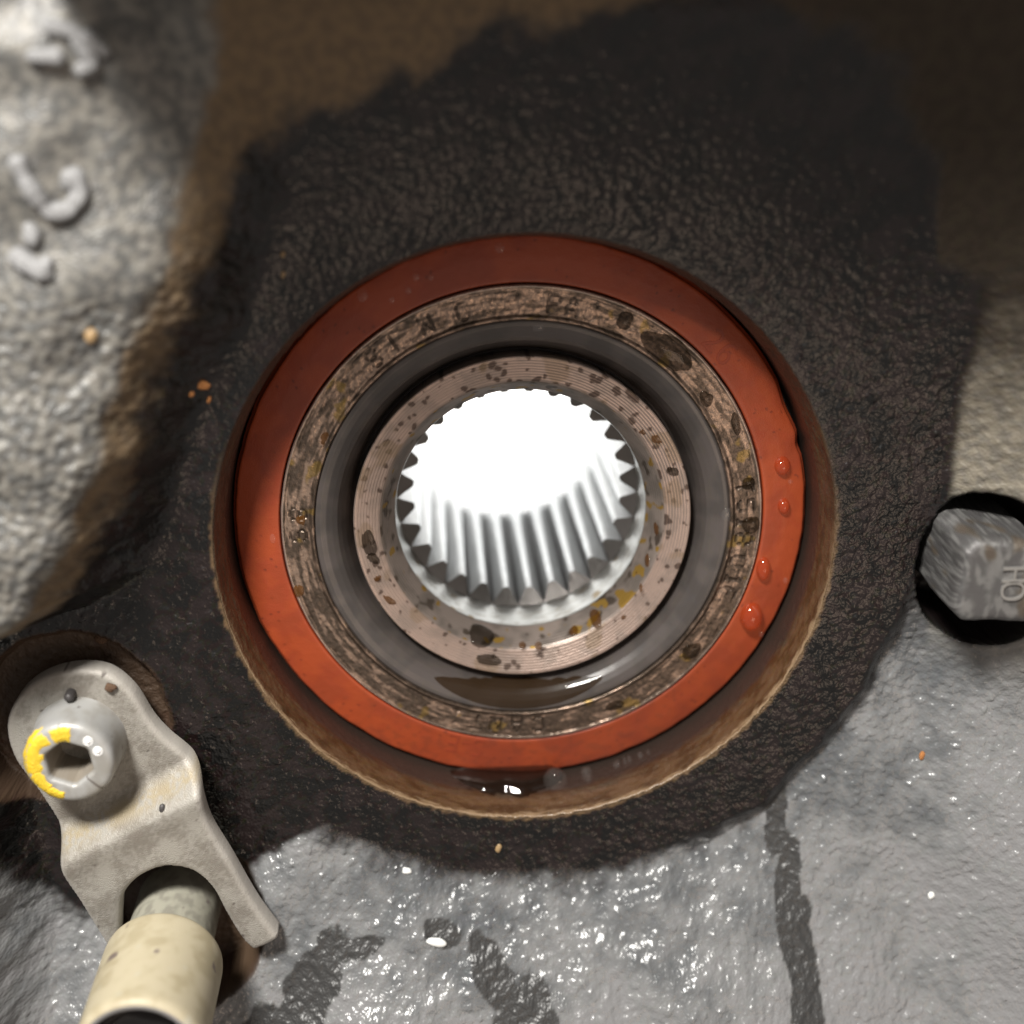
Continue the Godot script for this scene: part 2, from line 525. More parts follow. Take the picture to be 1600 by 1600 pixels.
	part("hidden_light_stop", lathe(PackedVector2Array([Vector2(30.35, -1.6), Vector2(30.35, -4.2), Vector2(17.2, -4.2)]), 200), M.dark_steel, t)  # hidden backing disc, added to block lamp light leaking past the lip
	part("black_sealing_lip", lathe(prof, 500, lip_shape, lip_tint), M.lip, t)

func emboss(parent: Node, text: String, px: float, py: float, size: float) -> void:
	var tm := TextMesh.new()
	tm.text = text
	var f := SystemFont.new()
	f.font_names = PackedStringArray(["Droid Sans"])
	tm.font = f
	tm.font_size = 32
	tm.pixel_size = size * U / 24.0
	tm.depth = 0.08 * U
	var p := at(px, py, 0.5)
	var r := Vector2(p.x, p.y).length()
	var a := atan2(p.y, p.x)
	var z := 0.42 + (28.0 - r) * 0.185
	var o := part("moulded_figure", tm, M.red_dark, parent)
	var out := Vector3(cos(a), sin(a), -0.19).normalized()
	var n := Vector3(cos(a) * 0.19, sin(a) * 0.19, 1.0).normalized()
	o.transform = Transform3D(Basis(out.cross(n), out, n), Vector3(p.x, p.y, z + 0.0) * U)

# ------------------------------------------------------------------ the splined hub
func build_hub() -> void:
	var t := thing("splined_hub", "steel hub with turned end face and splined bore inside the seal", "hub")
	var face_shape := func(r: float, z: float, a: float) -> Vector3:
		var turned := ss(15.1, 15.3, r) * ss(17.7, 17.5, r)
		var ring := sin(r * TAU / 0.30 + a / TAU * 1.0)
		return Vector3(r, z + 0.022 * ring * turned + 0.008 * n_fine.get_noise_2d(r * cos(a), r * sin(a)), 0.0)
	var face_tint := func(r: float, z: float, a: float) -> Color:
		var x := r * cos(a)
		var y := r * sin(a)
		var m := n_mid.get_noise_2d(x, y)
		var f := n_fine.get_noise_2d(x * 0.55, y * 0.55)
		var c := Color(0.46, 0.355, 0.305).lerp(Color(0.37, 0.295, 0.255), ss(-0.3, 0.4, m))
		# specks of burnt oil, thicker at the upper right
		var many := 0.25 * ss(0.0, 1.0, cos(a - 0.95)) + 0.1 * ss(0.3, 1.0, cos(a - 3.2))
		var spot := n_cell.get_noise_2d(x * 0.75 + 0.1 * f, y * 0.75 + 0.1 * f)
		c = c.lerp(Color(0.085, 0.056, 0.044), 0.85 * ss(0.0, -0.12, spot + 0.84 - 0.46 * (m * 0.6 + many)))
		c = c.lerp(Color(0.30, 0.22, 0.15), 0.6 * ss(0.30, 0.50, n_mid.get_noise_2d(x * 0.6 + 33.0, y * 0.6) + many * 0.7))
		return c
	var prof := dense([Vector2(17.6, -4.5), Vector2(17.72, -0.4), Vector2(17.85, -0.05), Vector2(17.72, 0.06), Vector2(17.6, 0.05), Vector2(15.2, -0.5), Vector2(15.11, -0.57)], 0.05)
	part("turned_face", lathe(prof, 700, face_shape, face_tint), M.face, t)
	# smooth lead-in cone with splashes of oil
	var cone_tint := func(r: float, z: float, a: float) -> Color:
		var x := r * cos(a)
		var y := r * sin(a)
		var m := n_mid.get_noise_3d(x, y, z)
		var f := n_grain.get_noise_3d(x * 0.5, y * 0.5, z * 0.5)
		var c := Color(0.36, 0.30, 0.265).lerp(Color(0.24, 0.205, 0.18), ss(-0.3, 0.4, m))
		c = c.lerp(Color(0.07, 0.05, 0.035), 0.8 * ss(0.35, 0.55, f + 0.3 * m))
		c = c.lerp(Color(0.36, 0.22, 0.05), ss(0.42, 0.52, n_grain.get_noise_3d(x * 0.55 + 20.0, y * 0.55, z * 0.4) + 0.28 * ss(0.55, 1.0, cos(a + 0.45))))
		return c
	prof = dense([Vector2(15.11, -0.57), Vector2(14.9, -0.8), Vector2(13.7, -3.1), Vector2(13.54, -3.4)], 0.05)
	var cone_shape := func(r: float, z: float, _a: float) -> Vector3:
		return Vector3(r + 0.018 * sin(z * TAU / 0.34) * ss(-0.6, -0.9, z), z, 0.0)
	part("lead_in_cone", lathe(prof, 500, cone_shape, cone_tint), M.cone, t)
	# bright worn land and counterbore
	var land_shape := func(r: float, z: float, a: float) -> Vector3:
		return Vector3(r + 0.03 * n_mid.get_noise_3d(cos(a) * 16.0, sin(a) * 16.0, z * 3.0), z + 0.16 * n_mid.get_noise_2d(cos(a) * 9.0, sin(a) * 9.0) * ss(-6.0, -3.5, z), 0.0)
	var land_tint := func(r: float, z: float, a: float) -> Color:
		var g := n_grain.get_noise_3d(a * 7.0, z * 1.6, 2.0)
		var c := Color(0.52, 0.52, 0.50).lerp(Color(0.33, 0.31, 0.27), ss(0.0, 0.6, g))
		return c.lerp(Color(0.25, 0.16, 0.05), 0.8 * ss(0.45, 0.6, n_mid.get_noise_3d(cos(a) * 13.0, sin(a) * 13.0, z * 1.4)))
	prof = dense([Vector2(13.54, -3.4), Vector2(13.50, -3.55), Vector2(13.48, -3.9), Vector2(13.44, -8.8)], 0.12)
	part("worn_counterbore", lathe(prof, 500, land_shape, land_tint), M.land, t)
	# sleeve wall behind the teeth
	prof = dense([Vector2(13.44, -8.4), Vector2(13.42, -40.5), Vector2(16.5, -40.6), Vector2(16.6, -4.5), Vector2(17.6, -4.5)], 1.0)
	part("sleeve_wall", lathe(prof, 280), M.dark_steel, t)
	# 28 teeth; the grooves between them point outward
	var variants := []
	for k in 4:
		variants.append(tooth_mesh(k))
	for k in 28:
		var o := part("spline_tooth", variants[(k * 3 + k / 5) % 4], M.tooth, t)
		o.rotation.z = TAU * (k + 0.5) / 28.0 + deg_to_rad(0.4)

func tooth_mesh(seed_: int) -> ArrayMesh:
	var half := PI / 28.0
	var pos := PackedVector3Array()
	var cols := PackedColorArray()
	var stain := Color(0.14, 0.13, 0.122).lerp(Color(0.20, 0.19, 0.18), seed_ / 4.0)  # end faces stand in shade; that darkness is put into this colour
	var bare := Color(0.50, 0.51, 0.51)
	# section from one root over the tip to the other root: (r, share of the half pitch)
	var sec := [Vector2(13.43, 0.985), Vector2(13.25, 0.95), Vector2(12.8, 0.76), Vector2(12.3, 0.56), Vector2(11.86, 0.36), Vector2(11.66, 0.23), Vector2(11.62, 0.13), Vector2(11.64, 0.0)]
	var zs := PackedFloat32Array()
	zs.append(-9.0)
	zs.append(-9.4)
	var z := -9.8
	while z > -38.4:
		zs.append(z)
		z -= 0.4
	zs.append_array(PackedFloat32Array([-38.6, -39.0, -39.4, -39.7, -39.9]))
	var n := sec.size() * 2 - 1
	for row in zs.size():
		var zz := zs[row]
		for i in n:
			var s: Vector2 = sec[i] if i < sec.size() else sec[n - 1 - i]
			var sign_ := 1.0 if i < sec.size() else -1.0
			var r := s.x
			var zt := zz
			if row == 0:   # the chamfered front end follows a cone
				zt = -8.75 - (13.43 - r) * 0.6
			elif row == 1:
				zt = -8.85 - (13.43 - r) * 0.6
			var back := ss(-38.3, -39.9, zz)
			r = lerpf(r, 13.43, back * back * 0.95)
			var wear := 0.06 * n_mid.get_noise_3d(s.y * 6.0 * sign_, zz * 0.8, seed_ * 30.0) + 0.02 * n_grain.get_noise_3d(i * 0.7, zz, seed_ * 9.0)
			r = minf(13.45, r + wear * ss(13.4, 12.6, r))
			var a := half * s.y * sign_
			pos.append(Vector3(r * cos(a), r * sin(a), zt))
			var tone := Color(0.055, 0.052, 0.05).lerp(Color(0.36, 0.365, 0.365), ss(0.96, 0.72, s.y)).lerp(bare, ss(0.4, 0.2, s.y))  # groove roots darkened to set off the ridges: crease shade as colour
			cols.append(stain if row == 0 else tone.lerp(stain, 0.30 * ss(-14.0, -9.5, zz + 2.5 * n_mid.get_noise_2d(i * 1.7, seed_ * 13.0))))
	# close the front end: a row that folds all points to the root circle
	var front := PackedVector3Array()
	for i in n:
		var s: Vector2 = sec[i] if i < sec.size() else sec[n - 1 - i]
		var sign_ := 1.0 if i < sec.size() else -1.0
		var a := half * s.y * sign_
		front.append(Vector3(13.44 * cos(a), 13.44 * sin(a), -8.74))
	var all := front
	all.append_array(pos)
	var tones := PackedColorArray()
	tones.resize(n)
	tones.fill(stain)
	tones.append_array(cols)
	return grid(all, tones, n, zs.size() + 1, false, true, PackedByteArray(), 150.0, false)

# ------------------------------------------------------------------ a flat plate with a rounded edge, cut out of a grid
func smooth_outline(pts: PackedVector2Array, per := 6) -> PackedVector2Array:
	var out := PackedVector2Array()
	var n := pts.size()
	for k in n:
		var p0 := pts[(k + n - 1) % n]
		var p1 := pts[k]
		var p2 := pts[(k + 1) % n]
		var p3 := pts[(k + 2) % n]
		for i in per:
			out.append(p1.cubic_interpolate(p2, p0, p3, float(i) / per))
	return out

func plate(outline: PackedVector2Array, step: float, height: Callable, bevel: float, thick: float, tint: Callable) -> ArrayMesh:
	var lo := outline[0]
	var hi := outline[0]
	for p in outline:
		lo = lo.min(p)
		hi = hi.max(p)
	lo -= Vector2.ONE * step * 2.0
	hi += Vector2.ONE * step * 2.0
	var nu := int((hi.x - lo.x) / step) + 1
	var nv := int((hi.y - lo.y) / step) + 1
	var keep := {}
	var tops := PackedVector3Array()
	var verts := PackedVector3Array()
	var cols := PackedColorArray()
	for j in nv:
		for i in nu:
			var p := lo + Vector2(i, j) * step
			var best := 1e9
			var near := p
			for k in outline.size():
				var q := Geometry2D.get_closest_point_to_segment(p, outline[k], outline[(k + 1) % outline.size()])
				var d := p.distance_squared_to(q)
				if d < best:
					best = d
					near = q
			var inside := Geometry2D.is_point_in_polygon(p, outline)
			var outward := (near - p).normalized() * (1.0 if inside else -1.0)
			var sd := sqrt(best) * (1.0 if inside else -1.0)
			if sd < -step * 0.75:
				continue
			if sd < step * 0.45:
				p = near
				sd = 0.0
			var b := clampf(1.0 - sd / bevel, 0.0, 1.0)
			var z: float = height.call(p)
			keep[j * nu + i] = verts.size()
			verts.append(Vector3(p.x, p.y, z - bevel * (1.0 - sqrt(1.0 - b * b * 0.98))))
			cols.append(tint.call(p, sd))
			var gx: float = (height.call(p + Vector2(0.1, 0)) - height.call(p - Vector2(0.1, 0))) / 0.2
			var gy: float = (height.call(p + Vector2(0, 0.1)) - height.call(p - Vector2(0, 0.1))) / 0.2
			var flat := Vector3(-gx, -gy, 1.0).normalized()
			tops.append((flat * sqrt(1.0 - b * b * 0.9) + Vector3(outward.x, outward.y, 0.0) * b * 0.95).normalized())
	var idx := PackedInt32Array()
	var edges := {}
	for j in nv - 1:
		for i in nu - 1:
			var a: int = keep.get(j * nu + i, -1)
			var b: int = keep.get(j * nu + i + 1, -1)
			var c: int = keep.get((j + 1) * nu + i, -1)
			var d: int = keep.get((j + 1) * nu + i + 1, -1)
			var tris := []
			if a >= 0 and b >= 0 and c >= 0 and d >= 0:
				tris = [[a, d, b], [a, c, d]]
			elif a >= 0 and b >= 0 and c >= 0:
				tris = [[a, c, b]]
			elif a >= 0 and b >= 0 and d >= 0:
				tris = [[a, d, b]]
			elif a >= 0 and c >= 0 and d >= 0:
				tris = [[a, c, d]]
			elif b >= 0 and c >= 0 and d >= 0:
				tris = [[b, c, d]]
			for t in tris:
				idx.append_array([t[0], t[1], t[2]])
				for q in 3:
					var e0: int = t[q]
					var e1: int = t[(q + 1) % 3]
					if edges.has(Vector2i(e1, e0)):
						edges.erase(Vector2i(e1, e0))
					else:
						edges[Vector2i(e0, e1)] = true
	var below := {}
	for e in edges:
		for k in [e.x, e.y]:
			if not below.has(k):
				below[k] = verts.size()
				var v := verts[k]
				verts.append(Vector3(v.x, v.y, v.z - thick))
				cols.append(cols[k])
		idx.append_array([e.x, below[e.x], e.y, e.y, below[e.x], below[e.y]])
	var nrm := PackedVector3Array()
	nrm.resize(verts.size())
	for k in range(0, idx.size(), 3):
		var n := (verts[idx[k + 2]] - verts[idx[k]]).cross(verts[idx[k + 1]] - verts[idx[k]])
		for q in 3:
			nrm[idx[k + q]] += n
	for k in verts.size():
		verts[k] *= U
		nrm[k] = tops[k] if k < tops.size() else nrm[k].normalized()
	var arr := []
	arr.resize(Mesh.ARRAY_MAX)
	arr[Mesh.ARRAY_VERTEX] = verts
	arr[Mesh.ARRAY_NORMAL] = nrm
	arr[Mesh.ARRAY_COLOR] = cols
	arr[Mesh.ARRAY_INDEX] = idx
	var m := ArrayMesh.new()
	m.add_surface_from_arrays(Mesh.PRIMITIVE_TRIANGLES, arr)
	return m

# ------------------------------------------------------------------ bracket, bolt and sleeve at the lower left
func build_bracket() -> void:
	var zu := 11.0
	var zl := 14.0
	var up_px := [[60, 1240], [20, 1185], [10, 1130], [38, 1080], [92, 1052], [158, 1050], [203, 1080], [235, 1128], [262, 1158], [288, 1180]]
	var low_px := [[308, 1232], [325, 1290], [362, 1352], [398, 1415], [428, 1457], [433, 1465], [429, 1473], [402, 1485], [391, 1483], [374, 1464], [352, 1428], [332, 1392], [300, 1364], [255, 1357], [215, 1374], [191, 1402], [186, 1436], [184, 1470], [172, 1485], [158, 1468], [126, 1415], [98, 1372], [85, 1325]]
	var pts := PackedVector2Array()
	for p in up_px:
		var q := at(p[0], p[1], zu)
		pts.append(Vector2(q.x, q.y))
	for p in low_px:
		var q := at(p[0], p[1], zl)
		pts.append(Vector2(q.x, q.y))
	var fold_a := at(100, 1318, 12.5)
	var fold_b := at(304, 1216, 12.5)
	var along := Vector2(fold_b.x - fold_a.x, fold_b.y - fold_a.y).normalized()
	var across := Vector2(along.y, -along.x)    # towards the lower plate
	var height := func(p: Vector2) -> float:
		var d := (p - Vector2(fold_a.x, fold_a.y)).dot(across)
		var wob := 0.10 * n_big.get_noise_2d(p.x * 1.5, p.y * 1.5)
		return lerpf(zu, zl, ss(-1.9, 1.7, d)) + wob + 0.25 * exp(-pow((d - 2.0) / 1.3, 2.0)) + 0.35 * ss(6.0, 0.0, absf(d + 6.0)) * 0.3
	var tint := func(p: Vector2, sd: float) -> Color:
		var m := n_mid.get_noise_2d(p.x * 0.8, p.y * 0.8)
		var f := n_fine.get_noise_2d(p.x, p.y)
		var c := Color(0.305, 0.288, 0.258).lerp(Color(0.20, 0.184, 0.16), ss(-0.4, 0.5, m + 0.4 * f))
		c = c.lerp(Color(0.50, 0.47, 0.43), ss(0.7, 0.1, sd) * 0.6)
		var d := (p - Vector2(fold_a.x, fold_a.y)).dot(across)
		c = c.lerp(Color(0.36, 0.29, 0.17), 0.6 * exp(-pow((d + 0.2) / 0.8, 2.0)) * ss(-0.3, 0.3, m + f * 0.5 + 0.2))
		return c.lerp(Color(0.05, 0.035, 0.03), 0.9 * ss(0.66, 0.74, n_grain.get_noise_2d(p.x * 0.45 + 5.0, p.y * 0.45)))
	var t := thing("retaining_bracket", "bent grey steel bracket with a forked foot at the lower left", "bracket")
	part("bracket_plate", plate(smooth_outline(pts), 0.22, height, 0.75, 1.7, tint), M.steel, t)

	# hollow bolt head with a hexagon socket
	var c0 := at(125, 1156, 11.2)
	var b := thing("socket_bolt", "round grey bolt head with hexagon socket and flaking yellow paint", "bolt", Vector3(c0.x, c0.y, 7.7))
	var hex := func(a: float, r: float) -> float:
		var w := wrapf(a - 0.15, -PI / 6.0, PI / 6.0)
		return minf(r / cos(w), r * 1.10)
	var body_shape := func(r: float, z: float, a: float) -> Vector3:
		if r < 0.0:
			return Vector3(hex.call(a, -r), z, 0.0)
		return Vector3(r + 0.02 * n_mid.get_noise_3d(cos(a) * 6.0, sin(a) * 6.0, z * 1.2), z, 0.0)
	var body_tint := func(r: float, z: float, a: float) -> Color:
		var m := n_mid.get_noise_3d(cos(a) * 5.0, sin(a) * 5.0, z + r)
		var c := Color(0.38, 0.38, 0.37).lerp(Color(0.30, 0.288, 0.265), ss(-0.3, 0.5, m))
		if r < 0.0 and z < 8.0:
			c = c.lerp(Color(0.30, 0.24, 0.17), 0.6)
		return c.lerp(Color(0.1, 0.08, 0.07), 0.8 * ss(0.6, 0.7, n_grain.get_noise_3d(cos(a) * 4.0, sin(a) * 4.0, z * 0.7)))
	var prof := PackedVector2Array([Vector2(4.75, 3.1), Vector2(4.62, 3.5), Vector2(4.55, 4.2), Vector2(4.5, 5.0), Vector2(4.42, 7.3), Vector2(4.34, 7.75), Vector2(4.16, 8.1), Vector2(3.9, 8.28), Vector2(3.6, 8.33), Vector2(3.0, 8.36), Vector2(2.75, 8.36), Vector2(-2.42, 8.36), Vector2(-2.25, 8.28), Vector2(-2.14, 8.05), Vector2(-2.1, 7.7), Vector2(-2.08, 5.0), Vector2(-2.06, 3.2)])
	part("bolt_head", lathe(dense_mixed(prof), 240, body_shape, body_tint), M.steel_smooth, b)
	part("socket_floor", lathe(PackedVector2Array([Vector2(2.4, 3.3), Vector2(1.2, 3.15), Vector2(0.05, 3.1)]), 60), M.rust, b)
	# flakes of yellow paint
	for f in [[1.40, 2.02, 4.15, 2.5], [2.12, 2.95, 4.42, 2.75], [2.7, 3.45, 4.5, 2.45], [3.40, 4.05, 4.5, 2.9], [3.98, 4.5, 4.62, 3.0]]:
		paint_flake(b, f[0], f[1], f[2], f[3])
	# stamped dots on the ring face
	for q in [0.86, 0.42]:
		var s := SphereMesh.new()
		s.radius = 0.27 * U
		s.height = 0.5 * U
		s.radial_segments = 20
		s.rings = 10
		var o := part("punched_dot", s, M.steel_smooth, b)
		o.position = Vector3(3.2 * cos(q), 3.2 * sin(q), 8.33) * U
		var ring := TorusMesh.new()
		ring.inner_radius = 0.34 * U
		ring.outer_radius = 0.50 * U
		ring.rings = 24
		ring.ring_segments = 8
		var g := part("raised_burr", ring, M.steel_smooth, o)
		g.rotation.x = PI / 2.0
	# small dark stud on the plate above the bolt
	var st := at(109, 1087, 11.6)
	var pin := thing("dark_stud", "tiny dark stud beside the bolt head on the bracket", "stud", Vector3(st.x, st.y, 11.0))
	part("stud_body", lathe(PackedVector2Array([Vector2(0.52, -0.1), Vector2(0.5, 1.0), Vector2(0.36, 1.25), Vector2(0.02, 1.3)]), 20), M.dark_steel, pin)

	# cream sleeve standing in the fork
	var zs := 17.0
	var c1 := at(256, 1503, zs)
	var sl := thing("cream_sleeve", "cream cylinder with narrow neck standing in the fork of the bracket", "sleeve", Vector3(c1.x, c1.y, 0.0))
	var sl_tint := func(r: float, z: float, a: float) -> Color:
		var p := Vector3(cos(a) * 6.0, sin(a) * 6.0, z)
		var m := n_mid.get_noise_3dv(p * 0.8)
		var f := n_grain.get_noise_3dv(p * 0.6)
		var c := Color(0.44, 0.39, 0.275).lerp(Color(0.36, 0.31, 0.205), ss(-0.3, 0.5, m + 0.5 * f))
		c = c.lerp(Color(0.42, 0.46, 0.45), 0.5 * ss(0.35, 0.6, n_mid.get_noise_3dv(p * 0.6 + Vector3(9, 3, 1))))
		if z < zs - 0.4:
			c = Color(0.33, 0.32, 0.26).lerp(Color(0.24, 0.23, 0.19), ss(-0.3, 0.4, f))
		c = c.lerp(Color(0.13, 0.10, 0.10), 0.85 * ss(0.56, 0.68, n_grain.get_noise_3dv(p * 0.33 + Vector3(40, 0, 12)) + 0.25 * m))
		return c
	var front := zs + 13.6
	prof = PackedVector2Array([Vector2(4.5, 5.5), Vector2(4.5, zs - 0.6), Vector2(4.55, zs - 0.45), Vector2(5.35, zs - 0.38), Vector2(5.75, zs - 0.2), Vector2(6.0, zs + 0.2), Vector2(6.06, zs + 0.8), Vector2(6.08, front - 1.0), Vector2(6.0, front - 0.5), Vector2(5.8, front - 0.15), Vector2(5.5, front)])
	part("sleeve_body", lathe(dense_mixed(prof), 220, null, sl_tint), M.sleeve, sl)
	part("bright_rim", lathe(PackedVector2Array([Vector2(5.52, front - 0.02), Vector2(5.3, front + 0.08), Vector2(5.0, front - 0.05), Vector2(4.85, front - 0.4)]), 120), M.bare, sl)
	part("dark_bore", lathe(PackedVector2Array([Vector2(4.9, front - 0.35), Vector2(4.7, front - 1.2), Vector2(4.0, front - 2.6), Vector2(2.4, front - 3.4), Vector2(0.02, front - 3.6)]), 120), M.gloss_black, sl)

# rows every 0.35 mm between the points; negative radii (hexagon rows) are left as they are
func dense_mixed(p: PackedVector2Array) -> PackedVector2Array:
	var out := PackedVector2Array()
	for k in p.size() - 1:
		out.append(p[k])
		if p[k].x > 0.0 and p[k + 1].x > 0.0:
			var n := ceili(p[k].distance_to(p[k + 1]) / 0.35)
			for i in range(1, n):
				out.append(p[k].lerp(p[k + 1], float(i) / n))
	out.append(p[-1])
	return out

func paint_flake(parent: Node, a0: float, a1: float, r_out: float, r_in: float) -> void:
	var n := 26
	var rows := 12
	var pos := PackedVector3Array()
	for j in rows + 1:
		var v := float(j) / rows
		for i in n + 1:
			var u := float(i) / n
			var a := lerpf(a0, a1, u) + 0.05 * n_mid.get_noise_2d(v * 9.0 + a0 * 30.0, 3.0) * (1.0 if u > 0.5 else -1.0)
			var edge := minf(minf(u, 1.0 - u) * n * 0.5, minf(v, 1.0 - v) * rows * 0.5)
			var ro := r_out + 0.22 * n_mid.get_noise_2d(a * 9.0, 40.0)
			var ri := r_in + 0.35 * n_mid.get_noise_2d(a * 8.0 + 9.0, a0 * 20.0)
			var r := lerpf(ro, ri, v)
			var z := 8.36 if r < 3.6 else lerpf(8.33, 7.75, pow(clampf((r - 3.6) / 0.76, 0.0, 1.3), 1.8))
			z += 0.12 * clampf(edge, 0.0, 1.0) - 0.03 + 0.05 * n_fine.get_noise_2d(a * 6.0, r * 2.0) * clampf(edge, 0.0, 1.0)
			pos.append(Vector3(r * cos(a), r * sin(a), z))
	part("yellow_paint_flake", grid(pos, PackedColorArray(), n + 1, rows + 1, false, false), M.yellow, parent)

# ------------------------------------------------------------------ hexagon plug in its hole at the right
func build_plug() -> void:
	var c := at(1515, 860, 7.0)
	var t := thing("drain_plug", "worn dark steel square plug with raised letters in its hole at right", "plug", Vector3(c.x, c.y, 2.0))
	var hexr := func(a: float, r: float) -> float:
		var w := wrapf(a + 0.06, -PI / 4.0, PI / 4.0)
		return minf(r / cos(w), r * 1.24)
	var shape := func(r: float, z: float, a: float) -> Vector3:
		var rr: float = hexr.call(a, r)
		if r < 3.3:
			rr = lerpf(r, rr, ss(0.5, 3.0, r))
		var scr := n_grain.get_noise_3d(cos(a) * 9.0, sin(a) * 9.0, z * 0.25) * ss(3.6, 4.0, r)
		var dent := n_mid.get_noise_3d(cos(a) * 5.0, sin(a) * 5.0, z * 0.5)
		return Vector3(rr + (0.05 * scr + 0.16 * dent) * ss(2.0, 4.2, r), z + 0.05 * n_mid.get_noise_2d(r * cos(a), r * sin(a)), 0.0)
	var tint := func(r: float, z: float, a: float) -> Color:
		var g := n_grain.get_noise_3d(cos(a) * 10.0, sin(a) * 10.0, z * 0.22) if r > 4.0 else n_grain.get_noise_2d(r * cos(a), r * sin(a) * 0.6)
		var m := n_mid.get_noise_3d(r * cos(a), r * sin(a), z)
		var col := Color(0.10, 0.098, 0.097).lerp(Color(0.19, 0.187, 0.182), ss(-0.2, 0.5, g + m * 0.5))
		return col.lerp(Color(0.10, 0.07, 0.04), 0.6 * ss(0.25, 0.5, n_mid.get_noise_3d(r * cos(a) * 0.8, r * sin(a) * 0.8, z * 0.3)))
	var prof := PackedVector2Array([Vector2(4.35, -6.5), Vector2(4.35, 12.3), Vector2(4.28, 12.9), Vector2(4.12, 13.35), Vector2(3.85, 13.68), Vector2(3.4, 13.82), Vector2(2.0, 13.85), Vector2(0.05, 13.86)])
	part("plug_head", lathe(dense_mixed(prof), 300, shape, tint), M.plug, t)
	# raised letters on the end face, turned on their side
	for k in 2:
		var tm := TextMesh.new()
		tm.text = ["H", "O"][k]
		var f := SystemFont.new()
		f.font_names = PackedStringArray(["Droid Sans"])
		tm.font = f
		tm.font_size = 32
		tm.pixel_size = 2.0 * U / 24.0
		tm.depth = 0.35 * U
		var o := part("raised_letter", tm, M.plug_letter, t)
		o.position = Vector3(0.9, 0.9 - 1.7 * k, 13.9) * U
		o.rotation.z = -PI / 2.0

# ------------------------------------------------------------------ liquids and specks
func dome(w: float, h: float, d: float, sag := 0.0, lumpy := 0.0, seed_ := 0.0) -> ArrayMesh:   # a closed drop: half width, half height, depth; base a little below z = 0
	var pos := PackedVector3Array()
	var n := 40
	var rows := 15
	for j in rows + 1:
		var t := float(j) / rows
		var el := t * PI * 0.5
		for i in n:
			var a := TAU * i / n
			var k := 1.0 + lumpy * n_mid.get_noise_3d(cos(a) * 1.3, sin(a) * 1.3, seed_ * 17.0)
			var rr := cos(el) * k
			var p := Vector3(w * rr * cos(a), h * rr * sin(a), d * pow(sin(el), 0.85) - 0.06)
			p.y -= sag * sin(el) * h
			pos.append(p)
	for i in n:
		pos.append(Vector3(0, 0, -0.12))
	# rows run from the base to the top; put the base centre first
	return grid(pos.slice(0, pos.size() - n), PackedColorArray(), n, rows + 1, true, true)

func drop(px: float, py: float, z: float, wpx: float, hpx: float, depth: float, called: String, label: String, category: String, group: String, m: Material, sag := 0.0, turn := 0.0, lean := Vector3(0, 0, 1), lumpy := 0.0) -> void:
	var p := at(px, py, z)
	var o := part(called, dome(wpx * 0.0665, hpx * 0.070, depth, sag, lumpy, px), m)
	var n := lean.normalized()
	var x := Vector3(cos(turn), sin(turn), 0.0)
	x = (x - n * x.dot(n)).normalized()
	o.transform = Transform3D(Basis(x, n.cross(x), n), p * U)
	tag(o, label, category, group)

func ring_lean(px: float, py: float) -> Vector3:
	var p := at(px, py, 0.4)
	return Vector3(p.x, p.y, 0.0).normalized() * 0.18 + Vector3(0, 0, 1)

func red_z(px: float, py: float) -> float:
	var p := at(px, py, 0.4)
	return 0.42 + (28.0 - Vector2(p.x, p.y).length()) * 0.195

func lip_z(r: float) -> float:
	for k in LIP.size() - 1:
		if r <= LIP[k].x and r >= LIP[k + 1].x:
			return lerpf(LIP[k].y, LIP[k + 1].y, (LIP[k].x - r) / (LIP[k].x - LIP[k + 1].x))
	return LIP[-1].y

